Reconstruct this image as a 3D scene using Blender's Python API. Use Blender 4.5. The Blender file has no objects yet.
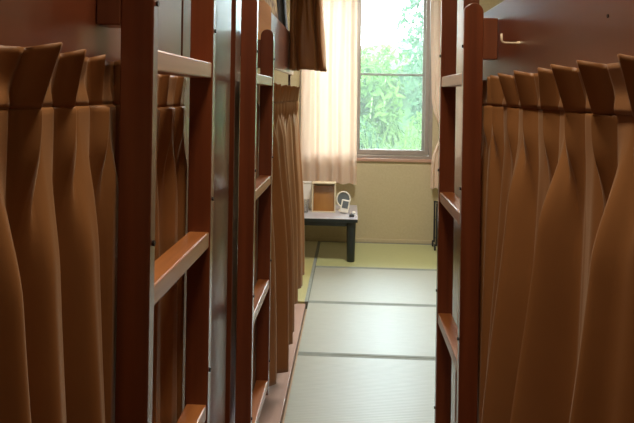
import bpy, bmesh, math, random
from math import sin, cos, pi, radians
from mathutils import Vector, Matrix
random.seed(7)
S = bpy.context.scene
C = S.collection

# ------------------------------------------------------------ camera
cam = bpy.data.cameras.new('camera'); co = bpy.data.objects.new('camera', cam); C.objects.link(co)
cam.sensor_width = 36; cam.lens = 36.0; cam.shift_y = -0.1838; cam.clip_start = 0.02
co.matrix_world = (Matrix.Translation((0, 0, 1.42)) @ Matrix.Rotation(radians(3.0), 4, 'Z')
                   @ Matrix.Rotation(pi/2, 4, 'X') @ Matrix.Rotation(radians(0.9), 4, 'Z'))
S.camera = co
# ------------------------------------------------------------ view
S.view_settings.view_transform = 'Standard'; S.view_settings.look = 'None'
S.view_settings.exposure = 0.4; S.view_settings.gamma = 1.0; S.view_settings.use_curve_mapping = False
S.cycles.max_bounces = 10; S.cycles.diffuse_bounces = 6; S.cycles.transparent_max_bounces = 16
S.cycles.sample_clamp_indirect = 6; S.cycles.use_denoising = True
# ------------------------------------------------------------ world + lights
W = bpy.data.worlds.new('sky'); S.world = W; W.use_nodes = True
bg = W.node_tree.nodes['Background']; bg.inputs[0].default_value = (0.86, 0.95, 1.0, 1); bg.inputs[1].default_value = 20.0
sun = bpy.data.lights.new('sun', 'SUN'); so = bpy.data.objects.new('sun', sun); C.objects.link(so)
sun.energy = 14.0; sun.angle = radians(2); sun.color = (1, 0.95, 0.85)
so.rotation_euler = (radians(38), 0, radians(-160))
def area(name, loc, rot, sx, sy, e, col, portal=False):
    l = bpy.data.lights.new(name, 'AREA'); o = bpy.data.objects.new(name, l); C.objects.link(o)
    l.shape = 'RECTANGLE'; l.size = sx; l.size_y = sy; l.energy = e; l.color = col
    o.location = loc; o.rotation_euler = rot
    if portal: l.cycles.is_portal = True
    return o
area('window_portal', (0.15, 6.32, 1.66), (radians(-90), 0, 0), 1.32, 1.66, 1, (1, 1, 1), True)
area('aisle_lamp_light', (0.0, 0.95, 2.62), (0, 0, 0), 0.26, 0.6, 13, (1.0, 0.84, 0.64))
area('tatami_fill_light', (0.25, 4.5, 2.62), (0, 0, 0), 0.5, 0.5, 40, (1.0, 0.96, 0.90))  # added fill to brighten the floor, no such lamp is known

# ------------------------------------------------------------ materials
def nodes(name):
    m = bpy.data.materials.new(name); m.use_nodes = True
    nt = m.node_tree; return m, nt, nt.nodes, nt.links, nt.nodes['Principled BSDF']
def noise_col(nt, c1, c2, scale, vec_scale=(1, 1, 1), detail=4, lo=0.3, hi=0.7):
    n, l = nt.nodes, nt.links
    tc = n.new('ShaderNodeTexCoord'); mp = n.new('ShaderNodeMapping'); mp.inputs['Scale'].default_value = vec_scale
    l.new(tc.outputs['Object'], mp.inputs[0])
    t = n.new('ShaderNodeTexNoise'); t.inputs['Scale'].default_value = scale; t.inputs['Detail'].default_value = detail
    l.new(mp.outputs[0], t.inputs['Vector'])
    r = n.new('ShaderNodeValToRGB'); r.color_ramp.elements[0].color = (*c1, 1); r.color_ramp.elements[1].color = (*c2, 1)
    r.color_ramp.elements[0].position = lo; r.color_ramp.elements[1].position = hi
    l.new(t.outputs['Fac'], r.inputs[0]); return t, r
def bump(nt, src, b, dist=0.001, st=0.3):
    k = nt.nodes.new('ShaderNodeBump'); k.inputs['Distance'].default_value = dist; k.inputs['Strength'].default_value = st
    nt.links.new(src, k.inputs['Height']); nt.links.new(k.outputs[0], b.inputs['Normal']); return k
def plain(name, col, rough=0.5, var=0.12, scale=20, metal=0, coat=0, coat_r=0.1, spec=0.5):
    m, nt, n, l, b = nodes(name)
    t, r = noise_col(nt, tuple(c*(1-var) for c in col), tuple(min(1, c*(1+var)) for c in col), scale)
    l.new(r.outputs[0], b.inputs['Base Color']); b.inputs['Roughness'].default_value = rough
    b.inputs['Metallic'].default_value = metal; b.inputs['Coat Weight'].default_value = coat
    b.inputs['Coat Roughness'].default_value = coat_r; b.inputs['Specular IOR Level'].default_value = spec
    return m
def wood(name, c1, c2, axis='Z', rough=0.35, coat=0.7, coat_r=0.15, grain=30, bst=0.1):
    m, nt, n, l, b = nodes(name)
    vs = {'X': (0.06, 1, 1), 'Y': (1, 0.06, 1), 'Z': (1, 1, 0.06)}[axis]
    t, r = noise_col(nt, c1, c2, grain, vs, 6)
    l.new(r.outputs[0], b.inputs['Base Color']); b.inputs['Roughness'].default_value = rough
    b.inputs['Coat Weight'].default_value = coat; b.inputs['Coat Roughness'].default_value = coat_r
    bump(nt, t.outputs['Fac'], b, 0.001, bst); return m
RED1, RED2 = (0.115, 0.025, 0.008), (0.20, 0.050, 0.016)
M = {}
M['rail'] = wood('red lacquered wood upright', RED1, RED2, 'Z', 0.35, 0.8, 0.18)
M['panel'] = wood('red lacquered board', RED1, RED2, 'Y', 0.4, 1.0, 0.3, 14, 0.03)
M['block'] = wood('red brown block wood', (0.13, 0.036, 0.014), (0.21, 0.062, 0.024), 'Z', 0.4, 0.5, 0.2)
M['rung'] = wood('worn rung wood', (0.34, 0.11, 0.03), (0.50, 0.19, 0.055), 'Y', 0.4, 0.5, 0.25, 40, 0.3)
M['strip'] = wood('pinkish floor board wood', (0.40, 0.23, 0.17), (0.52, 0.33, 0.25), 'Y', 0.4, 0.3, 0.25, 16)
M['paleboard'] = plain('pale plywood', (0.55, 0.40, 0.25), 0.6)
M['dark_metal'] = plain('dark bolt metal', (0.03, 0.02, 0.018), 0.4, metal=0.6)
M['rod'] = plain('brown rod paint', (0.09, 0.035, 0.02), 0.4)
M['white_plastic'] = plain('white plastic', (0.80, 0.76, 0.66), 0.4, 0.03)
M['cream_hook'] = plain('cream coated hook', (0.82, 0.68, 0.48), 0.35, 0.03)
M['black'] = plain('black plastic', (0.012, 0.012, 0.014), 0.4)
M['screen_grey'] = plain('grey display', (0.14, 0.16, 0.17), 0.25, 0.08)
M['table_dark'] = plain('dark green black lacquer', (0.010, 0.016, 0.016), 0.45, 0.2, coat=0.2)
M['table_top'] = plain('lilac white laminate', (0.55, 0.54, 0.60), 0.25, 0.03, coat=0.5)
M['cream_wood'] = plain('cream box wood', (0.72, 0.60, 0.40), 0.5, 0.06)
M['amber'] = wood('amber box wood', (0.22, 0.085, 0.015), (0.34, 0.15, 0.03), 'Z', 0.25, 0.6, 0.12, 8)
M['orange_reflection'] = wood('painted orange reflection', (0.55, 0.22, 0.05), (0.68, 0.30, 0.08), 'Y', 0.85, 0.0, 0.3, 12)  # matt orange that paints a warm reflection
M['orange_reflection'].node_tree.nodes['Principled BSDF'].inputs['Specular IOR Level'].default_value = 0.1
M['paper'] = plain('white paper', (0.80, 0.76, 0.68), 0.7, 0.03)
M['alu'] = plain('brown grey aluminium', (0.36, 0.31, 0.27), 0.4, 0.05, metal=0.3)
M['alu_light'] = plain('pale aluminium', (0.62, 0.66, 0.68), 0.4, 0.03, metal=0.2)
M['sill'] = wood('pink brown sill wood', (0.36, 0.20, 0.14), (0.46, 0.28, 0.20), 'X', 0.4, 0.3)
M['mattress'] = plain('mattress cloth', (0.70, 0.66, 0.58), 0.9, 0.05)
M['bedding_black'] = plain('black cloth', (0.01, 0.01, 0.012), 0.9)
M['ceiling'] = plain('cream ceiling paper', (0.72, 0.66, 0.56), 0.9, 0.03)
M['soil'] = plain('garden soil', (0.10, 0.09, 0.05), 0.95, 0.4, 6)
M['bank'] = plain('weedy green bank', (0.025, 0.055, 0.015), 0.95, 0.6, 5)
M['stem'] = plain('plant stem', (0.30, 0.36, 0.16), 0.7, 0.2)
# plaster
m, nt, n, l, b = nodes('sandy plaster')
t, r = noise_col(nt, (0.49, 0.41, 0.25), (0.53, 0.45, 0.28), 60, detail=8)
l.new(r.outputs[0], b.inputs['Base Color']); b.inputs['Roughness'].default_value = 0.95; bump(nt, t.outputs['Fac'], b, 0.001, 0.1); M['plaster'] = m
# brown satin curtain cloth
m, nt, n, l, b = nodes('brown satin curtain cloth')
t, r = noise_col(nt, (0.27, 0.112, 0.034), (0.34, 0.150, 0.050), 3)
l.new(r.outputs[0], b.inputs['Base Color']); b.inputs['Roughness'].default_value = 0.42
b.inputs['Specular IOR Level'].default_value = 0.5; b.inputs['Sheen Weight'].default_value = 0.15; b.inputs['Sheen Roughness'].default_value = 0.4
b.inputs['Sheen Tint'].default_value = (1, 0.8, 0.6, 1)
w = n.new('ShaderNodeTexNoise'); w.inputs['Scale'].default_value = 900; bump(nt, w.outputs['Fac'], b, 0.0006, 0.25); M['cloth'] = m
# thin window curtain cloth
def sheer(name, col, tcol, f):
    m = bpy.data.materials.new(name); m.use_nodes = True; nt = m.node_tree; n, l = nt.nodes, nt.links
    n.remove(n['Principled BSDF']); out = n['Material Output']
    d = n.new('ShaderNodeBsdfDiffuse'); d.inputs[0].default_value = (*col, 1)
    tr = n.new('ShaderNodeBsdfTranslucent'); tr.inputs[0].default_value = (*tcol, 1)
    mx = n.new('ShaderNodeMixShader'); mx.inputs[0].default_value = f
    l.new(d.outputs[0], mx.inputs[1]); l.new(tr.outputs[0], mx.inputs[2]); l.new(mx.outputs[0], out.inputs[0]); return m
M['sheer'] = sheer('peach window curtain cloth', (0.76, 0.60, 0.47), (0.80, 0.58, 0.44), 0.3)
# glass, screen, clear plastic
def glassy(name, tint, haze, hazecol=(0.8, 0.8, 0.8), rough=0.03):
    m = bpy.data.materials.new(name); m.use_nodes = True; nt = m.node_tree; n, l = nt.nodes, nt.links
    n.remove(n['Principled BSDF']); out = n['Material Output']
    tp = n.new('ShaderNodeBsdfTransparent'); tp.inputs[0].default_value = (*tint, 1)
    g = n.new('ShaderNodeBsdfGlossy'); g.inputs['Roughness'].default_value = rough
    fr = n.new('ShaderNodeFresnel'); fr.inputs[0].default_value = 1.3
    mx = n.new('ShaderNodeMixShader'); l.new(fr.outputs[0], mx.inputs[0]); l.new(tp.outputs[0], mx.inputs[1]); l.new(g.outputs[0], mx.inputs[2])
    tl = n.new('ShaderNodeBsdfTranslucent'); tl.inputs[0].default_value = (*hazecol, 1)
    m2 = n.new('ShaderNodeMixShader'); m2.inputs[0].default_value = haze
    l.new(mx.outputs[0], m2.inputs[1]); l.new(tl.outputs[0], m2.inputs[2]); l.new(m2.outputs[0], out.inputs[0]); return m
M['glass'] = glassy('window glass', (0.96, 0.99, 0.99), 0.0)
M['mesh'] = glassy('insect screen mesh', (0.86, 0.90, 0.91), 0.026, (0.8, 0.9, 0.85), 0.6)
M['clear'] = glassy('clear plastic', (0.92, 0.92, 0.9), 0.25)
# leaves
def leafmat(name, a, b_):
    m = bpy.data.materials.new(name); m.use_nodes = True; nt = m.node_tree; n, l = nt.nodes, nt.links
    n.remove(n['Principled BSDF']); out = n['Material Output']
    t, r = noise_col(nt, a, b_, 3)
    d = n.new('ShaderNodeBsdfDiffuse'); l.new(r.outputs[0], d.inputs[0])
    tr = n.new('ShaderNodeBsdfTranslucent'); l.new(r.outputs[0], tr.inputs[0])
    mx = n.new('ShaderNodeMixShader'); mx.inputs[0].default_value = 0.45
    l.new(d.outputs[0], mx.inputs[1]); l.new(tr.outputs[0], mx.inputs[2]); l.new(mx.outputs[0], out.inputs[0]); return m
M['leaf_a'] = leafmat('fresh green leaf', (0.022, 0.065, 0.014), (0.13, 0.22, 0.05))
M['leaf_b'] = leafmat('blue green leaf', (0.018, 0.055, 0.025), (0.09, 0.16, 0.08))
M['leaf_c'] = leafmat('pale grass blade', (0.05, 0.09, 0.02), (0.10, 0.15, 0.04))
# tatami
def tatami(name, c1, c2, along):
    m, nt, n, l, b = nodes(name)
    vs = (0.5, 12, 1) if along == 'X' else (12, 0.5, 1)
    t, r = noise_col(nt, c1, c2, 24, vs, 3)
    l.new(r.outputs[0], b.inputs['Base Color']); b.inputs['Roughness'].default_value = 0.42
    b.inputs['Coat Weight'].default_value = 0.5; b.inputs['Coat Roughness'].default_value = 0.45; b.inputs['Sheen Weight'].default_value = 0.4; b.inputs['Sheen Roughness'].default_value = 0.5
    tc = n.new('ShaderNodeTexCoord'); wv = n.new('ShaderNodeTexWave'); wv.bands_direction = 'Y' if along == 'X' else 'X'
    wv.inputs['Scale'].default_value = 22; wv.inputs['Distortion'].default_value = 0.6
    l.new(tc.outputs['Object'], wv.inputs['Vector']); bump(nt, wv.outputs['Fac'], b, 0.002, 0.35); return m
M['tatami'] = tatami('tatami rush', (0.33, 0.34, 0.265), (0.40, 0.41, 0.33), 'X')  # nearer mats: cool window sheen mixed into the colour as grey
M['tatami_far'] = tatami('yellow green tatami rush', (0.38, 0.40, 0.15), (0.47, 0.48, 0.20), 'X')  # same rush, yellower with the window sheen left out of the colour
M['tatami_y'] = tatami('yellow tatami rush', (0.42, 0.38, 0.12), (0.52, 0.47, 0.17), 'Y')
M['heri'] = plain('tatami border cloth', (0.24, 0.26, 0.22), 0.7, 0.1)
# gold patterned blanket
m, nt, n, l, b = nodes('gold patterned cloth')
v = n.new('ShaderNodeTexVoronoi'); v.inputs['Scale'].default_value = 22
r = n.new('ShaderNodeValToRGB'); r.color_ramp.elements[0].color = (0.62, 0.42, 0.16, 1); r.color_ramp.elements[1].color = (0.10, 0.04, 0.015, 1); r.color_ramp.elements[1].position = 0.75
tc = n.new('ShaderNodeTexCoord'); l.new(tc.outputs['Object'], v.inputs['Vector'])
l.new(v.outputs['Distance'], r.inputs[0]); l.new(r.outputs[0], b.inputs['Base Color']); b.inputs['Roughness'].default_value = 0.9; M['blanket'] = m

# ------------------------------------------------------------ helpers
def thing(name, label, cat, loc=(0, 0, 0), group=None):
    o = bpy.data.objects.new(name, None); C.objects.link(o); o.location = loc; o.empty_display_size = 0.05
    o['label'] = label; o['category'] = cat
    if group: o['group'] = group
    return o
def tag(o, label, cat, group=None, kind=None):
    o['label'] = label; o['category'] = cat
    if group: o['group'] = group
    if kind: o['kind'] = kind
    return o
def obj(name, bm, mat, parent=None, bevel=0, smooth=False, sub=0):
    """bm is in world metres; the object keeps its origin at the parent's"""
    me = bpy.data.meshes.new(name)
    base = Vector((0, 0, 0)); p = parent
    while p: base += p.location; p = p.parent
    if parent is None:
        vs = [v.co for v in bm.verts]
        base = Vector((sum(v.x for v in vs)/len(vs), sum(v.y for v in vs)/len(vs), min(v.z for v in vs)))
    bmesh.ops.translate(bm, vec=-base, verts=bm.verts)
    bmesh.ops.recalc_face_normals(bm, faces=bm.faces)
    if smooth:
        for f in bm.faces: f.smooth = True
    bm.to_mesh(me); bm.free(); me.materials.append(mat)
    o = bpy.data.objects.new(name, me); C.objects.link(o)
    if parent: o.parent = parent
    else: o.location = base
    if bevel:
        b = o.modifiers.new('bevel', 'BEVEL'); b.width = bevel; b.segments = 2; b.limit_method = 'ANGLE'
    if sub:
        s = o.modifiers.new('sub', 'SUBSURF'); s.levels = s.render_levels = sub
    return o
def struct(name, bm, mat, **k):
    o = obj(name, bm, mat, **k); o['kind'] = 'structure'; return o
def box(x0, x1, y0, y1, z0, z1, bm=None):
    bm = bm or bmesh.new()
    r = bmesh.ops.create_cube(bm, size=1)
    bmesh.ops.scale(bm, vec=(x1-x0, y1-y0, z1-z0), verts=r['verts'])
    bmesh.ops.translate(bm, vec=((x0+x1)/2, (y0+y1)/2, (z0+z1)/2), verts=r['verts']); return bm
def cyl(p, q, r0, r1=None, seg=16, bm=None):
    bm = bm or bmesh.new(); p, q = Vector(p), Vector(q); d = q-p
    r = bmesh.ops.create_cone(bm, cap_ends=True, segments=seg, radius1=r0, radius2=r0 if r1 is None else r1, depth=d.length)
    bmesh.ops.transform(bm, matrix=Matrix.Translation((p+q)/2) @ d.to_track_quat('Z', 'Y').to_matrix().to_4x4(), verts=r['verts']); return bm
def tube(pts, rad, seg=10, bm=None):
    bm = bm or bmesh.new(); rings = []
    pts = [Vector(p) for p in pts]
    for i, p in enumerate(pts):
        d = (pts[min(i+1, len(pts)-1)] - pts[max(i-1, 0)]).normalized()
        a = d.orthogonal().normalized() if i == 0 else (rings_a - d*rings_a.dot(d)).normalized()
        rings_a = a; b = d.cross(a)
        rings.append([bm.verts.new(p + rad*(cos(2*pi*k/seg)*a + sin(2*pi*k/seg)*b)) for k in range(seg)])
    for A, B in zip(rings, rings[1:]):
        for k in range(seg): bm.faces.new((A[k], A[(k+1) % seg], B[(k+1) % seg], B[k]))
    bm.faces.new(rings[0]); bm.faces.new(rings[-1]); return bm
def prism(poly, axis, a0, a1, bm=None):
    """poly of 2D points in the plane normal to axis, extruded a0..a1"""
    bm = bm or bmesh.new()
    def P(u, v, w): return {'X': (w, u, v), 'Y': (u, w, v), 'Z': (u, v, w)}[axis]
    A = [bm.verts.new(P(u, v, a0)) for u, v in poly]; B = [bm.verts.new(P(u, v, a1)) for u, v in poly]
    k = len(poly); bm.faces.new(A); bm.faces.new(B[::-1])
    for i in range(k): bm.faces.new((A[i], A[(i+1) % k], B[(i+1) % k], B[i]))
    return bm

# ------------------------------------------------------------ room shell
XL, XR, YB, YF, ZC = -1.62, 1.62, 6.17, -1.3, 2.7
struct('floor', box(XL-0.1, XR+0.1, YF-0.1, YB+0.14, -0.20, -0.055), M['paleboard'])
struct('wall_left', box(XL-0.1, XL, YF-0.1, YB+0.14, -0.055, ZC), M['plaster'])
struct('wall_right', box(XR, XR+0.1, YF-0.1, YB+0.14, -0.055, ZC), M['plaster'])
struct('wall_front', box(XL, XR, YF-0.1, YF, -0.055, ZC), M['plaster'])
struct('ceiling', box(XL-0.1, XR+0.1, YF-0.1, YB+0.14, ZC, ZC+0.1), M['ceiling'])
WX0, WX1, WZ0, WZ1 = -0.50, 0.80, 0.815, 2.50       # window opening
bm = box(XL, WX0, YB, YB+0.14, -0.055, ZC); box(WX1, XR, YB, YB+0.14, -0.055, ZC, bm)
box(WX0, WX1, YB, YB+0.14, -0.055, WZ0-0.03, bm); box(WX0, WX1, YB, YB+0.14, WZ1, ZC, bm)
struct('wall_back', bm, M['plaster'])
struct('baseboard_back', box(-1.1, XR, YB-0.012, YB, 0.0, 0.035), M['plaster'], bevel=0.003)
struct('trim_1', box(WX0-0.03, WX1+0.03, YB-0.02, YB+0.14, WZ0-0.03, WZ0), M['sill'], bevel=0.004)
# wooden floor strip on the left and boards under both bunks
struct('trim_2', box(XL, -0.281, YF, 4.30, -0.05, 0.0), M['strip'], bevel=0.002)
struct('trim_3', box(0.95, XR, YF, 2.60, -0.05, 0.0), M['strip'], bevel=0.002)

# window: frame, sashes, glass, screen
wf = bpy.data.objects.new('window_1', None); C.objects.link(wf); wf.location = (0.09, YB+0.05, WZ0); wf['kind'] = 'structure'
bm = box(WX0, WX0+0.03, YB+0.03, YB+0.13, WZ0, WZ1); box(WX1-0.03, WX1, YB+0.03, YB+0.13, WZ0, WZ1, bm)
box(WX0+0.03, WX1-0.03, YB+0.03, YB+0.13, WZ0, WZ0+0.025, bm); box(WX0+0.03, WX1-0.03, YB+0.03, YB+0.13, WZ1-0.03, WZ1, bm)
obj('window_frame', bm, M['alu'], wf, 0.002)
def sash(x0, x1, y, m, bot=0.055):
    bm = box(x0, x0+0.034, y, y+0.025, WZ0+0.027, WZ1-0.032); box(x1-0.034, x1, y, y+0.025, WZ0+0.027, WZ1-0.032, bm)
    box(x0+0.034, x1-0.034, y, y+0.025, WZ0+0.027, WZ0+0.027+bot, bm); box(x0+0.034, x1-0.034, y, y+0.025, WZ1-0.066, WZ1-0.032, bm)
    s = obj('sash', bm, m, wf, 0.002)
    obj('pane', box(x0+0.034, x1-0.034, y+0.010, y+0.014, WZ0+0.027+bot, WZ1-0.066), M['glass'], s)
sash(-0.468, 0.075, YB+0.035, M['alu']); sash(0.063, 0.768, YB+0.065, M['alu'], 0.05)
bm = box(0.075, 0.10, YB+0.095, YB+0.11, WZ0+0.03, WZ1-0.035); box(0.705, 0.735, YB+0.095, YB+0.11, WZ0+0.03, WZ1-0.035, bm)
box(0.10, 0.705, YB+0.095, YB+0.11, WZ0+0.03, WZ0+0.082, bm); box(0.10, 0.705, YB+0.095, YB+0.11, WZ1-0.06, WZ1-0.035, bm)
box(0.10, 0.705, YB+0.095, YB+0.11, 1.62, 1.642, bm)
sf = obj('screen_frame', bm, M['alu'], wf, 0.002)
for z0, z1 in ((WZ0+0.082, 1.62), (1.642, WZ1-0.06)):
    obj('insect_screen', box(0.10, 0.705, YB+0.102, YB+0.104, z0, z1), M['mesh'], sf)

# ------------------------------------------------------------ tatami mats
def mat_(x0, x1, y0, y1, along, m, label):
    t = thing('tatami_mat', label, 'tatami mat', ((x0+x1)/2, (y0+y1)/2, -0.05), 'tatami mats on the floor')
    g, h = 0.0015, 0.026
    if along == 'X':
        obj('rush_surface', box(x0+g, x1-g, y0+h, y1-h, -0.05, 0.0), m, t)
        for a, b in ((y0+g, y0+h), (y1-h, y1-g)): obj('cloth_border', box(x0+g, x1-g, a, b, -0.05, 0.001), M['heri'], t, 0.001)
    else:
        obj('rush_surface', box(x0+h, x1-h, y0+g, y1-g, -0.05, 0.0), m, t)
        for a, b in ((x0+g, x0+h), (x1-h, x1-g)): obj('cloth_border', box(a, b, y0+g, y1-g, -0.05, 0.001), M['heri'], t, 0.001)
rows = [6.155, 5.24, 4.345, 3.47, 2.595, 1.72]
labs = ['tatami mat against the window wall, running under the end of the low table',
        'second tatami mat from the window wall, lying right before the front table leg',
        'third tatami mat from the window wall, beside the end of the wooden floor strip',
        'tatami mat nearest the camera, cut off by the bottom of the photo',
        'tatami mat between the bunk ladders, nearest the camera']
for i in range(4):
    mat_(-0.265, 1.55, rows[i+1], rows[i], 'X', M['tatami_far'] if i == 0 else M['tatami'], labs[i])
mat_(-1.17, -0.265, 4.345, 6.155, 'Y', M['tatami_y'], 'yellowish tatami mat on the left, beyond the foot of the far bunk curtain')
struct('trim_4', box(-0.281+0.0, 0.95, YF, 2.593, -0.05, -0.001), M['strip'])

# ------------------------------------------------------------ pleated curtains
def smooth(a, b, x):
    t = max(0, min(1, (x-a)/(b-a))); return t*t*(3-2*t)
def curtain(label, X0, side, ys, ztop, zneck, zhem, flare, amp_top, amp_low, seed, lean=0.4, group=None, keep=(), als=None, fold_amp=1.0):
    """side=+1: right of the aisle (pleats bulge towards -X). ys = pleat centres (with varying gaps), increasing."""
    rnd = random.Random(seed); N = 28
    NZ1, NZ2 = 9, 70
    pl = []
    ys = list(ys)
    for i in range(len(ys)-1):
        pl.append((ys[i], ys[i+1], rnd.uniform(0.85, 1.2), rnd.uniform(-0.5, 0.5), rnd.uniform(0, 6.28), rnd.uniform(0.6, 1.3), rnd.uniform(-1, 1), rnd.choice((0.25, 0.6, 0.9, 1.2, 1.4)), rnd.choice((0.0, 0.004, 0.016, 0.024))*amp_top/0.045))
    def point(i, u, z):
        y0, y1, a, ph, p2, k2, tw, al, _ = pl[i]
        aN = pl[min(i+1, len(pl)-1)]
        w = y1-y0; y = y0+u*w
        # heading: one stiff standing pleat per period, pushed out to the aisle
        hh = smooth(0.09, 0.14, u)*(1-smooth(0.24, 0.33, u))
        hh = hh*(1-0.15*smooth(0.14, 0.26, u))
        # below: a rounded fold of the same period with a small second fold
        lo = (0.5-0.5*cos(2*pi*(u-0.05)))**1.25
        lo2 = 0.22*sin(4*pi*u+p2)*sin(pi*u)**1
        if als: al = als[i % len(als)]
        lo = al*(lo+lo2*k2)
        if z >= zneck:
            h = (z-zneck)/(ztop-zneck)
            d = hh*amp_top*(0.72+0.28*h**0.8)*a
            L0, L1 = pl[i][8], pl[min(i+1, len(pl)-1)][8]
            d += (L0+(L1-L0)*smooth(0.8, 1.0, u))*h**1.2 + 0.011*(1-hh)*(1-smooth(0.0, 0.55, h))*smooth(0.33, 0.55, u)*(1-smooth(0.9, 1.0, u))
            yy = y+lean*w*(-0.22)*h*hh*(1 if u > 0.2 else 1)
            # base of the pleat pinches in
            yy += (0.43*w+y0-y)*0.30*(1-h)*hh
            zz = z-0.006*(1-hh)*h
            d += 0.003*sin(9*y+p2)
            for ya, yb, lim in keep:
                m_ = smooth(ya-0.06, ya, yy)*(1-smooth(yb, yb+0.06, yy))
                d *= 1-m_*(1-min(1, lim/0.05))
            return (X0-side*d, yy, zz)
        q = (zneck-z)/(zneck-zhem)
        f = smooth(0, 0.16, q)
        d0 = hh*0.72*amp_top*a + 0.011*(1-hh)*smooth(0.33, 0.55, u)*(1-smooth(0.9, 1.0, u))
        grow = 0.55+0.45*smooth(0.05, 0.6, q)
        d = d0*(1-f)+lo*amp_low*grow*f*fold_amp
        d += flare*smooth(0.0, 1.0, q)**0.8
        # crumple right under the pinch
        d += 0.005*math.exp(-((q-0.045)/0.028)**2)*hh*fold_amp
        yy = y+(0.43*w+y0-y)*0.30*(1-smooth(0, 0.06, q))*hh+(0.14*tw*w*q)*sin(pi*u)*1.5+0.03*sin(y*3+seed)*q
        for ya, yb, lim in keep:
            m_ = smooth(ya-0.10, ya, yy)*(1-smooth(yb, yb+0.10, yy))
            if d > lim: d = d+(lim-d)*m_
        return (X0-side*d, yy, z)
    def build(zs):
        bm = bmesh.new(); cols = []
        for i in range(len(pl)):
            for j in range(N if i < len(pl)-1 else N+1):
                cols.append([bm.verts.new(point(i, j/N, z)) for z in zs])
        for A, B in zip(cols, cols[1:]):
            for k in range(len(zs)-1): bm.faces.new((A[k], B[k], B[k+1], A[k+1]))
        return bm
    zs2 = [zneck-(zneck-zhem)*(k/NZ2)**1.35 for k in range(NZ2+1)]
    o = obj('curtain', build(zs2), M['cloth'], None, smooth=True)
    tag(o, label, 'curtain', group)
    s = o.modifiers.new('t', 'SOLIDIFY'); s.thickness = 0.0015
    hd = obj('heading', build([ztop-(ztop-zneck)*k/NZ1 for k in range(NZ1+1)]), M['cloth'], None, smooth=True)
    hd.parent = o; hd.location = hd.location-o.location
    s = hd.modifiers.new('t', 'SOLIDIFY'); s.thickness = 0.0022
    return o
def spaced(a, b, step, seed, first=None):
    r = random.Random(seed); out = [a]
    while out[-1] < b: out.append(out[-1]+step*r.uniform(0.85, 1.15))
    return out
curtain('brown satin pleated curtain along the right bunk, beneath the white hook', 0.382, 1,
        [0.22, 0.36, 0.50, 0.64, 0.78, 0.915, 1.035, 1.155, 1.285, 1.43, 1.57, 1.69, 1.82, 1.95, 2.08], 1.476, 1.40, 0.12, 0.035, 0.036, 0.070, 3, keep=((1.66, 2.2, 0.026),), als=(1.0, 0.3, 1.25, 0.4, 1.2, 0.3, 1.25, 0.35, 1.15, 0.4, 1.0, 0.6, 0.8, 0.8))
curtain('brown satin pleated curtain at the left edge, nearest the camera on the left bunk', -0.382, -1,
        [0.17, 0.30, 0.43, 0.56, 0.68, 0.785, 0.895, 0.995, 1.03], 1.474, 1.40, 0.12, 0.012, 0.038, 0.062, 11, keep=((0.93, 1.2, 0.026),), als=(1.0, 0.9, 1.1, 1.15, 1.1, 1.25, 1.0, 0.5))
curtain('narrow brown curtain seen between the uprights of the left near ladder', -0.386, -1,
        [1.04, 1.14, 1.24, 1.35, 1.44], 1.462, 1.39, 0.12, 0.010, 0.032, 0.035, 5, keep=((0.93, 1.5, 0.026),))
curtain('brown curtain of the far left bunk, hanging beyond the rounded ladder upright', -0.362, -1,
        [2.12+0.142*k for k in range(16)], 1.470, 1.38, 0.22, 0.036, 0.034, 0.044, 21, keep=((1.9, 2.49, 0.008),))

# ------------------------------------------------------------ bunks
def bunk(label, side, y0, y1, px, pz0, pz1, posts, py0=None, py1=None, boards=()):
    """side=+1 right, -1 left"""
    s = side
    def bx(xa, xb, *r): return box(min(s*xa, s*xb), max(s*xa, s*xb), *r)
    t = thing('bunk_bed', label, 'bunk bed', (s*1.0, (y0+y1)/2, 0))
    obj('side_board', bx(px, px+0.022, py0 or y0, py1 or y1, pz0, pz1), M['panel'], t, 0.002)
    obj('lower_side_board', bx(px+0.02, px+0.045, y0, y1, 0.0, 0.36), M['panel'], t, 0.002)
    obj('lower_deck', bx(px+0.047, 1.56, y0+0.08, y1-0.08, 0.30, 0.34), M['paleboard'], t)
    obj('upper_deck', bx(px+0.045, 1.56, y0+0.05, y1-0.05, pz0+0.03, pz0+0.06), M['panel'], t)
    for a, b, x, zt in posts:
        obj('corner_post', bx(x, x+0.055, a, b, 0.0, zt), M['rail'], t, 0.002)
    for yy in (y0, y1-0.06):
        obj('corner_post', bx(1.50, 1.56, yy, yy+0.06, 0.0, pz1+0.25), M['rail'], t, 0.002)
    obj('back_board', bx(1.562, 1.58, y0, y1, pz0, pz1+0.2), M['panel'], t)
    for (a, b, c, d, e, f) in boards:
        obj('end_board', bx(a, b, c, d, e, f), M['panel'], t, 0.0015)
    obj('curtain_rail', bx(px+0.002, px+0.016, (py0 or y0)+0.02, (py1 or y1)-0.02, 1.405, 1.42), M['rod'], t)
    return t
rb = bunk('right red-brown bunk bed with a hook on its glossy side board', 1, -0.4, 2.42, 0.39, 1.425, 1.67,
     [(2.235, 2.40, 0.39, 2.30), (-0.4, -0.34, 0.39, 2.30)], -0.34, 2.225)
lb = bunk('left near red-brown bunk bed with a glossy side board above the curtain', -1, -0.5, 2.055, 0.39, 1.425, 1.67,
     [(1.453, 1.60, 0.39, 2.30), (-0.5, -0.44, 0.39, 2.30)], -0.44, 1.440, boards=[(0.391, 0.41, 1.602, 2.05, 0.0, 2.3), (0.412, 1.49, 2.03, 2.05, 0.0, 2.3)])  # second board is added across the bunk to block light from beyond
fb = bunk('far left bunk bed with patterned bedding on its upper berth', -1, 2.075, 4.28, 0.385, 1.552, 1.815,
     [(2.10, 2.20, 0.385, 2.30)], 2.205, 4.26)
obj('reflection_board', box(-0.3845, -0.372, 2.50, 2.93, 1.556, 1.822), M['orange_reflection'], fb, 0.002)  # added thin board, its orange paints a warm reflection on the side board
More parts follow.
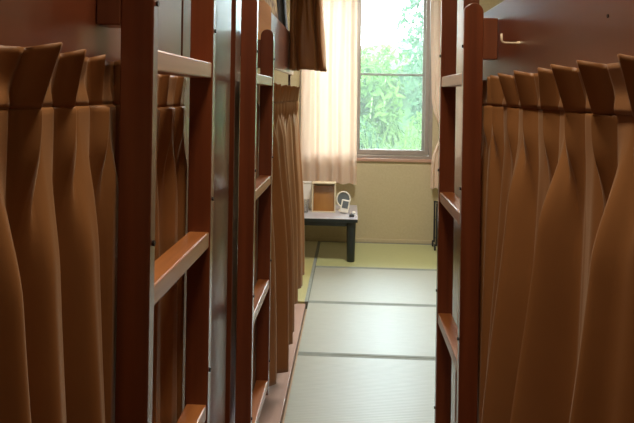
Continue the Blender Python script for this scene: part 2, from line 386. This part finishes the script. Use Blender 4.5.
obj('corner_rod', box(-0.412, -0.398, 4.18, 4.20, 0.0, 1.552), M['rod'], fb, 0.002)
# mattresses
def mattress(label, x0, x1, y0, y1, z0, z1):
    tag(obj('mattress', box(x0, x1, y0, y1, z0, z1), M['mattress'], None, 0.03), label, 'mattress')
mattress('pale mattress on the lower berth of the right bunk', 0.47, 1.48, -0.25, 2.2, 0.342, 0.44)
mattress('pale mattress on the lower berth of the near left bunk', -1.48, -0.47, -0.35, 1.38, 0.342, 0.44)
mattress('pale mattress on the lower berth of the far left bunk', -1.48, -0.47, 2.25, 4.1, 0.342, 0.44)
mattress('pale mattress on the upper berth of the far left bunk', -1.48, -0.47, 2.25, 4.1, 1.613, 1.72)
mattress('pale mattress on the upper berth of the right bunk', 0.47, 1.48, -0.25, 2.2, 1.486, 1.59)
mattress('pale mattress on the upper berth of the near left bunk', -1.48, -0.47, -0.35, 1.38, 1.486, 1.59)

# ------------------------------------------------------------ ladders
def rail_bm(side, y0, y1, zb, zt, rounded):
    xa, xb = 0.30, 0.351
    r = (xb-xa)/2
    pts = [(xa, zb), (xb, zb)]
    if rounded:
        pts += [(xa+r+r*cos(a), zt-r+r*sin(a)) for a in [pi*k/14 for k in range(15)]]
    else: pts += [(xb, zt), (xa, zt)]
    return prism([(side*u, v) for u, v in pts], 'Y', y0, y1)
def ladder(label, side, ya, yb, near_round, rungs, zb, zb2=None, blk=0.389):
    zb2 = zb if zb2 is None else zb2
    s = side; T = 0.027
    t = thing('ladder', label, 'ladder', (s*0.325, (ya+yb)/2, zb))
    zt = {True: 1.672, False: 2.32}
    rails = []
    for y, rd, z in ((ya, near_round, zb), (yb-T, not near_round, zb2)):
        r = obj('side_rail', rail_bm(s, y, y+T, z, zt[rd], rd), M['rail'], t, 0.0025); rails.append((r, y))
    for k, z in enumerate(rungs):
        obj('rung', box(min(s*0.302, s*0.347), max(s*0.302, s*0.347), ya+T, yb-T, z-0.034, z), M['rung'], t, 0.003)
        for r, y in rails:
            obj('bolt', cyl((s*0.3005, y+T/2, z+0.07), (s*0.2965, y+T/2, z+0.07), 0.0045, seg=10), M['dark_metal'], r)
    for y in ((ya,) if near_round else (yb-T,)):
        obj('spacer_block', box(min(s*0.351, s*blk), max(s*0.351, s*blk), y-0.0, y+0.05, 1.522, 1.632), M['block'], t, 0.002)
    return t
RG = [1.487, 1.105, 0.702, 0.31]
ladder('tall wooden ladder at the left of the photo, fixed to the near left bunk', -1, 0.948, 1.395, True, [1.487, 1.118, 0.742, 0.36], 0.22)
ladder('wooden ladder on the far left bunk, rounded upright towards the window', -1, 2.005, 2.475, False, RG, 0.0, 0.25, 0.3845)
ladder('wooden ladder on the right bunk, rounded upright towards the camera', 1, 1.705, 2.155, True, RG, 0.0)

# hook and screw on the right side board
hk = thing('wall_hook', 'small cream L-shaped screw hook on the glossy right side board', 'hook', (0.39, 1.49, 1.547))
obj('hook_arm', tube([(0.389, 1.49, 1.547), (0.372, 1.49, 1.547), (0.356, 1.49, 1.5475), (0.3505, 1.49, 1.5495), (0.3485, 1.49, 1.554), (0.348, 1.49, 1.569)], 0.0026), M['cream_hook'], hk, smooth=True)
obj('base_collar', cyl((0.3899, 1.49, 1.547), (0.383, 1.49, 1.547), 0.0045), M['cream_hook'], hk, smooth=False)
obj('screw', cyl((0.3899, 0.986, 1.547+0.0), (0.3885, 0.986, 1.547), 0.003, seg=10), M['dark_metal'], rb)

# ------------------------------------------------------------ upper curtain bunched at the end of the far bunk
def bunched():
    bm = bmesh.new(); NZ = 30; cols = []
    prof = [(-0.400, 4.02), (-0.392, 3.93), (-0.375, 3.90), (-0.352, 3.895), (-0.343, 3.93), (-0.325, 3.90), (-0.300, 3.885), (-0.270, 3.885), (-0.240, 3.89), (-0.226, 3.93), (-0.212, 3.90),
            (-0.195, 3.90), (-0.180, 3.94), (-0.176, 4.00), (-0.190, 4.05), (-0.23, 4.07), (-0.30, 4.08), (-0.36, 4.07)]
    P = len(prof); sub = 4
    def cr(k, t):
        p = [prof[(k+j) % P] for j in (-1, 0, 1, 2)]
        f = lambda a, b, c, d: 0.5*(2*b+(c-a)*t+(2*a-5*b+4*c-d)*t*t+(3*b-a-3*c+d)*t**3)
        return f(*[q[0] for q in p]), f(*[q[1] for q in p])
    for k in range(P):
        for j in range(sub):
            x, y = cr(k, j/sub); col = []
            for i in range(NZ+1):
                h = i/NZ; z = 1.575+h*0.72
                sx = 1.13-0.19*h-0.05*sin(pi*h)
                cx = -0.395; px = max(cx+(x-cx)*sx+0.004*sin(11*z+k), -0.381)
                py = 3.97+(y-3.97)*(1-0.15*h)+0.005*sin(8*z+k*2)
                col.append(bm.verts.new((px, py, z+(0.008*sin(k*1.3) if i == 0 else 0))))
            cols.append(col)
    for a in range(len(cols)):
        A, B = cols[a], cols[(a+1) % len(cols)]
        for i in range(NZ): bm.faces.new((A[i], B[i], B[i+1], A[i+1]))
    return bm
o = obj('curtain', bunched(), M['cloth'], None, smooth=True)
tag(o, 'bunched brown upper curtain hanging high at the window end of the far left bunk', 'curtain')
o.modifiers.new('t', 'SOLIDIFY').thickness = 0.002
# bedding on the upper berth
def lump(x0, x1, y0, y1, z0, z1, seed, amp=0.02):
    bm = bmesh.new(); r = random.Random(seed); a, b = r.uniform(0, 6), r.uniform(0, 6); n = 18
    g = [[None]*(n+1) for _ in range(n+1)]
    for i in range(n+1):
        for j in range(n+1):
            u, v = i/n, j/n
            e = min(1, 9*min(u, 1-u))**0.18*min(1, 9*min(v, 1-v))**0.18
            z = z0+(z1-z0)*(0.15+0.85*e)+amp*sin(9*u+a)*sin(7*v+b)*e
            g[i][j] = bm.verts.new((x0+(x1-x0)*u, y0+(y1-y0)*v, z))
    for i in range(n):
        for j in range(n): bm.faces.new((g[i][j], g[i+1][j], g[i+1][j+1], g[i][j+1]))
    f = [g[i][0] for i in range(n+1)]+[g[n][j] for j in range(1, n+1)]+[g[i][n] for i in range(n-1, -1, -1)]+[g[0][j] for j in range(n-1, 0, -1)]
    low = [bm.verts.new((v.co.x, v.co.y, z0)) for v in f]
    k = len(f)
    for i in range(k): bm.faces.new((f[i], f[(i+1) % k], low[(i+1) % k], low[i]))
    bm.faces.new(low)
    return bm
tag(obj('blanket', lump(-0.95, -0.409, 2.60, 3.60, 1.722, 2.16, 3), M['blanket'], None, smooth=True), 'gold and brown patterned blanket heaped on the far upper berth', 'blanket')
tag(obj('folded_jacket', lump(-0.9, -0.409, 3.615, 4.15, 1.722, 2.20, 5, 0.03), M['bedding_black'], None, smooth=True), 'black cloth bundle beside the patterned blanket on the far upper berth', 'clothing')

# ------------------------------------------------------------ window curtains
def drape(label, xl, xr, z0, z1, y, folds, amp, seed, narrow=None):
    rnd = random.Random(seed); NU, NZ = folds*14, 44; bm = bmesh.new(); cols = []
    ph = [rnd.uniform(0, 6) for _ in range(4)]
    for i in range(NU+1):
        u = i/NU; col = []
        for k in range(NZ+1):
            h = k/NZ; z = z0+(z1-z0)*h
            a, b = xl(z), xr(z)
            x = a+(b-a)*u
            x += 0.006*sin(3*z+ph[0])*sin(pi*u)
            d = amp*(sin(2*pi*folds*u+ph[1]+0.5*sin(2*z))+0.25*sin(2*pi*folds*1.6*u+ph[2]+0.6*z))
            zz = z+(0.004*sin(2*pi*folds*u+ph[1]) if k == 0 else 0)
            col.append(bm.verts.new((x, y+d, zz)))
        cols.append(col)
    for A, B in zip(cols, cols[1:]):
        for k in range(NZ): bm.faces.new((A[k], B[k], B[k+1], A[k+1]))
    o = obj('window_curtain', bm, M['sheer'], None, smooth=True); tag(o, label, 'curtain'); return o
c1 = drape('peach curtain hanging left of the bare window pane, above the low table', lambda z: -0.47+0.0*z, lambda z: 0.075-0.012*(z-0.57), 0.575, 2.56, 6.075, 5, 0.022, 2)
def xl2(z):
    return 0.775+0.085*math.exp(-((z-1.08)/0.17)**2) - 0.02*smooth(1.3, 2.2, z)
c2 = drape('narrow peach curtain tied back at the right side of the window', xl2, lambda z: 1.02-0.09*math.exp(-((z-1.08)/0.16)**2), 0.55, 2.56, 6.075, 4, 0.016, 9)
obj('tieback', box(0.85, 0.945, 6.035, 6.115, 1.06, 1.10), M['sheer'], None, 0.01).name = 'tieback'
tb = bpy.data.objects['tieback']; tb.parent = c2; tb.location = tb.location-c2.location
rod = thing('curtain_rod', 'white curtain rod over the window', 'curtain rod', (0.1, 6.1, 2.57))
obj('rod', cyl((-0.6, 6.085, 2.575), (1.08, 6.085, 2.575), 0.010), M['white_plastic'], rod)
for x in (-0.55, 1.03): obj('bracket', box(x-0.01, x+0.01, 6.085, YB, 2.565, 2.585), M['white_plastic'], rod)

# ------------------------------------------------------------ low table and things on it
TZ = 0.376
t = thing('low_table', 'low dark table with a pale top standing on the tatami under the window', 'table', (-0.4, 5.7, 0))
obj('table_top', box(-0.90, 0.082, 5.375, 6.06, TZ-0.008, TZ), M['table_top'], t, 0.003)
obj('top_edge', box(-0.898, 0.080, 5.377, 6.058, TZ-0.034, TZ-0.0082), M['table_dark'], t, 0.004)
obj('apron', box(-0.85, 0.035, 5.42, 6.02, TZ-0.075, TZ-0.0345), M['table_dark'], t, 0.003)
for x, y in ((0.025, 5.43), (0.025, 6.0), (-0.845, 5.43), (-0.845, 6.0)):
    obj('leg', cyl((x, y, 0.0015), (x, y, TZ-0.036), 0.034, 0.040, 20), M['table_dark'], t, 0.004, True)
# upright open wooden box
x0, x1, y0, y1, z0, z1 = -0.325, -0.118, 5.64, 5.76, TZ+0.0005, TZ+0.262
t = thing('wooden_box', 'upright open-fronted wooden box with cream edges on the low table', 'box', ((x0+x1)/2, 5.7, z0))
w = 0.009
bm = box(x0, x0+w, y0, y1, z0, z1); box(x1-w, x1, y0, y1, z0, z1, bm); box(x0+w, x1-w, y0, y1, z0, z0+w, bm); box(x0+w, x1-w, y0, y1, z1-w, z1, bm)
obj('frame', bm, M['cream_wood'], t, 0.001)
obj('back_panel', box(x0+w, x1-w, y1-0.006, y1, z0+w, z1-w), M['cream_wood'], t)
obj('front_panel', prism([(y0+0.01, z0+w), (y0+0.018, z0+w), (y0+0.075, z1-0.035), (y0+0.067, z1-0.035)], 'X', x0+w+0.001, x1-w-0.001), M['amber'], t)
# paper carton and plastic cup behind the curtain edge
t = thing('carton', 'small white paper carton beside the wooden box on the low table', 'box', (-0.44, 5.78, TZ))
obj('carton_body', box(-0.56, -0.345, 5.80, 5.90, TZ+0.0005, TZ+0.235), M['paper'], t, 0.003)
obj('lid_flap', prism([(5.795, TZ+0.236), (5.90, TZ+0.236), (5.90, TZ+0.240), (5.795, TZ+0.244)], 'X', -0.56, -0.345), M['paper'], t)
def cup(x, y, label, h=0.10):
    bm = bmesh.new(); n = 24; rings = []
    for r, z in ((0.0, 0.002), (0.026, 0), (0.028, 0.006), (0.036, h-0.004), (0.038, h), (0.036, h), (0.0345, h-0.006), (0.026, 0.008), (0.0, 0.008)):
        rings.append([bm.verts.new((x+max(r, 1e-4)*cos(2*pi*k/n), y+max(r, 1e-4)*sin(2*pi*k/n), TZ+0.001+z)) for k in range(n)])
    for A, B in zip(rings, rings[1:]):
        for k in range(n): bm.faces.new((A[k], A[(k+1) % n], B[(k+1) % n], B[k]))
    tag(obj('plastic_cup', bm, M['clear'], None, smooth=True), label, 'cup')
cup(-0.385, 5.60, 'clear plastic cup on the low table, left of the wooden box', 0.115)
# round mirror with white rim
t = thing('round_mirror', 'small round white-rimmed mirror standing behind the white clock', 'mirror', (-0.065, 5.74, TZ))
R_ = 0.060; cx, cz = -0.047, TZ+0.105
ring = [(cx+R_*cos(a), 5.74, cz+R_*1.12*sin(a)) for a in [2*pi*k/40 for k in range(41)]]
obj('rim', tube(ring, 0.0065), M['white_plastic'], t, smooth=True)
obj('glass_disc', prism([(cx+R_*cos(a), cz+R_*1.12*sin(a)) for a in [2*pi*k/40 for k in range(40)]], 'Y', 5.742, 5.745), M['screen_grey'], t)
obj('stem', cyl((cx, 5.742, TZ+0.008), (cx, 5.742, cz-R_*1.05), 0.007), M['white_plastic'], t)
obj('foot', cyl((cx, 5.745, TZ+0.0005), (cx, 5.745, TZ+0.009), 0.045, 0.040, 28), M['white_plastic'], t)
# white clock with grey display, leaning
t = thing('digital_clock', 'small white digital clock with a grey display on the low table', 'clock', (-0.03, 5.60, TZ))
def tilt(bm, ang=radians(10), c=(-0.03, 5.6, TZ)):
    bmesh.ops.rotate(bm, cent=c, matrix=Matrix.Rotation(ang, 3, 'Y')@Matrix.Rotation(radians(-12), 3, 'X'), verts=bm.verts)
    bmesh.ops.translate(bm, vec=(-0.012, 0.0, 0.006), verts=bm.verts); return bm
obj('clock_body', tilt(box(-0.066, 0.008, 5.60, 5.62, TZ+0.003, TZ+0.118)), M['white_plastic'], t, 0.006)
obj('display', tilt(box(-0.055, -0.003, 5.597, 5.602, TZ+0.042, TZ+0.106)), M['screen_grey'], t, 0.001)
obj('button', tilt(cyl((-0.03, 5.597, TZ+0.022), (-0.03, 5.602, TZ+0.022), 0.006)), M['paper'], t)
obj('stand', tilt(box(-0.05, -0.01, 5.615, 5.655, TZ+0.002, TZ+0.012)), M['white_plastic'], t, 0.002)
# black remote and its white cord
t = thing('remote_control', 'small black remote at the front right corner of the low table', 'remote control', (0.03, 5.5, TZ))
bm = box(0.008, 0.05, 5.45, 5.53, TZ+0.0005, TZ+0.018); obj('remote_body', bm, M['black'], t, 0.005)
obj('button_strip', box(0.018, 0.040, 5.462, 5.515, TZ+0.0175, TZ+0.020), M['screen_grey'], t, 0.001)
tag(obj('charging_plug', box(0.035, 0.062, 5.56, 5.62, TZ+0.0005, TZ+0.022), M['white_plastic'], None, 0.005), 'small white plug lying behind the black remote on the low table', 'plug')

# ------------------------------------------------------------ black wheeled cart half hidden by the right ladder
t = thing('wheeled_cart', 'low black wheeled cart by the wall behind the right ladder', 'cart', (1.0, 5.98, 0))
for x in (0.815, 1.19):
    for y in (5.90, 6.06):
        p = obj('upright', box(x-0.008, x+0.008, y-0.008, y+0.008, 0.045, 0.435), M['black'], t, 0.002)
        wl = obj('caster', cyl((x-0.021, y, 0.0235), (x-0.006, y, 0.0235), 0.022, seg=20), M['black'], t, 0.003)
        obj('caster_fork', box(x-0.020, x+0.002, y-0.010, y+0.010, 0.046, 0.060), M['black'], wl, 0.001)
for z in (0.08, 0.25, 0.42):
    obj('shelf', box(0.824, 1.18, 5.895, 6.065, z, z+0.012), M['black'], t, 0.003)

# ------------------------------------------------------------ ceiling lamps (above the frame), the tatami one added as fill
def lamp(label, x, y, sx, sy):
    t = thing('ceiling_lamp', label, 'lamp', (x, y, ZC))
    obj('lamp_base', box(x-sx/2, x+sx/2, y-sy/2, y+sy/2, ZC-0.045, ZC-0.0005), M['white_plastic'], t, 0.004)
    for s in (-1, 1): obj('end_cap', box(x-sx/2, x+sx/2, y+s*(sy/2+0.01)-0.01, y+s*(sy/2+0.01)+0.01, ZC-0.06, ZC-0.0005), M['white_plastic'], t, 0.003)
lamp('white strip ceiling lamp over the aisle near the camera', 0, 0.95, 0.22, 0.62)
lamp('added unseen ceiling lamp, fill light over the tatami before the window', 0.25, 4.5, 0.5, 0.5)

# ------------------------------------------------------------ garden outside
bm = bmesh.new(); rnd = random.Random(4); gx, gy = 60, 60; G = []
for i in range(gx+1):
    G.append([])
    for j in range(gy+1):
        x, y = -12+24*i/gx, YB+0.16+18*j/gy
        z = -0.6+3.3*smooth(9.5, 17, y)+0.55*smooth(10, 15, y)*(x*0.35)+0.05*rnd.random()+0.12*sin(x*1.3)*sin(y)
        G[-1].append(bm.verts.new((x, y, z)))
for i in range(gx):
    for j in range(gy): bm.faces.new((G[i][j], G[i+1][j], G[i+1][j+1], G[i][j+1]))
struct('ground', bm, M['bank'])
def leaves(bm, c, r, n, size, rnd, long=1.6):
    for _ in range(n):
        d = Vector((rnd.gauss(0, 1), rnd.gauss(0, 1), rnd.gauss(0, 1))).normalized()*(rnd.random()**0.4)
        p = Vector(c)+Vector((d.x*r[0], d.y*r[1], d.z*r[2]))
        m = Matrix.Rotation(rnd.uniform(0, 6.28), 3, 'Z')@Matrix.Rotation(rnd.uniform(-1.2, 1.2), 3, 'X')@Matrix.Rotation(rnd.uniform(-0.8, 0.8), 3, 'Y')
        s = size*rnd.uniform(0.6, 1.3)
        q = [(0, -0.5*long, 0), (0.32, -0.15*long, 0.05), (0.28, 0.2*long, 0.05), (0, 0.55*long, -0.05), (-0.28, 0.2*long, 0.05), (-0.32, -0.15*long, 0.05)]
        vs = [bm.verts.new(p+m@(Vector(v)*s)) for v in q]
        bm.faces.new((vs[0], vs[1], vs[2], vs[3])); bm.faces.new((vs[0], vs[3], vs[4], vs[5]))
def shrub(label, c, r, n, size, mat, seed):
    rnd = random.Random(seed)
    t = thing('leafy_shrub', label, 'shrub', (c[0], c[1], -0.6), 'shrubs outside the window')
    bm = bmesh.new()
    for k in range(7):
        a = rnd.uniform(0, 6.28); e = Vector((c[0]+r[0]*0.6*cos(a), c[1]+r[1]*0.6*sin(a), c[2]+r[2]*rnd.uniform(0, 0.8)))
        tube([(c[0]+0.05*cos(a), c[1]+0.05*sin(a), -0.6), tuple((Vector((c[0], c[1], -0.6))+e)/2+Vector((0.05, 0, 0.1))), tuple(e)], 0.012, 6, bm)
    obj('stems', bm, M['stem'], t)
    bm = bmesh.new(); leaves(bm, c, r, n, size, rnd); obj('foliage', bm, mat, t)
shrub('blue-green leafy shrub low outside the pane, under its left half', (-0.1, 8.25, 0.45), (0.62, 0.42, 0.75), 4200, 0.055, M['leaf_b'], 1)
shrub('green leafy shrub low outside the right half of the pane', (1.25, 8.3, 0.5), (0.68, 0.45, 0.85), 4200, 0.055, M['leaf_a'], 2)
shrub('bright large-leaved shrub at mid height outside the left half of the pane', (0.1, 9.6, 1.0), (0.72, 0.5, 1.05), 1700, 0.11, M['leaf_a'], 3)
shrub('large-leaved shrub outside the right half of the pane, behind the grass', (1.62, 9.8, 1.5), (0.75, 0.5, 1.25), 1900, 0.10, M['leaf_b'], 4)
shrub('tall far shrub rising at the upper right of the pane', (1.55, 11.5, 2.4), (0.75, 0.6, 1.5), 1500, 0.10, M['leaf_b'], 5)
shrub('far shrub at the left edge of the pane', (-1.0, 11.0, 1.3), (1.1, 0.7, 1.6), 1700, 0.10, M['leaf_a'], 6)
shrub('wide far shrub filling the middle of the pane, farthest from the glass', (0.6, 13.6, 1.2), (1.4, 0.7, 1.3), 2600, 0.12, M['leaf_a'], 12)
# tall pale grass with arching blades
g = bmesh.new(); rnd = random.Random(8)
for k in range(260):
    bx_, by_ = rnd.uniform(0.1, 1.5), rnd.uniform(7.35, 7.65); h = rnd.uniform(1.4, 2.1); d = rnd.uniform(-0.45, 0.35); w = rnd.uniform(0.006, 0.011)
    L, Rr = [], []
    for i in range(8):
        f = i/7; p = Vector((bx_+d*f*f, by_+0.05*f, -0.6+h*(f-0.12*f*f)))
        L.append(g.verts.new(p+Vector((-w*(1-f*0.85), 0, 0)))); Rr.append(g.verts.new(p+Vector((w*(1-f*0.85), 0.004, 0))))
    for i in range(7): g.faces.new((L[i], Rr[i], Rr[i+1], L[i+1]))
tag(obj('tall_grass', g, M['leaf_c']), 'tall pale grass blades arching outside the window', 'grass', kind='stuff')
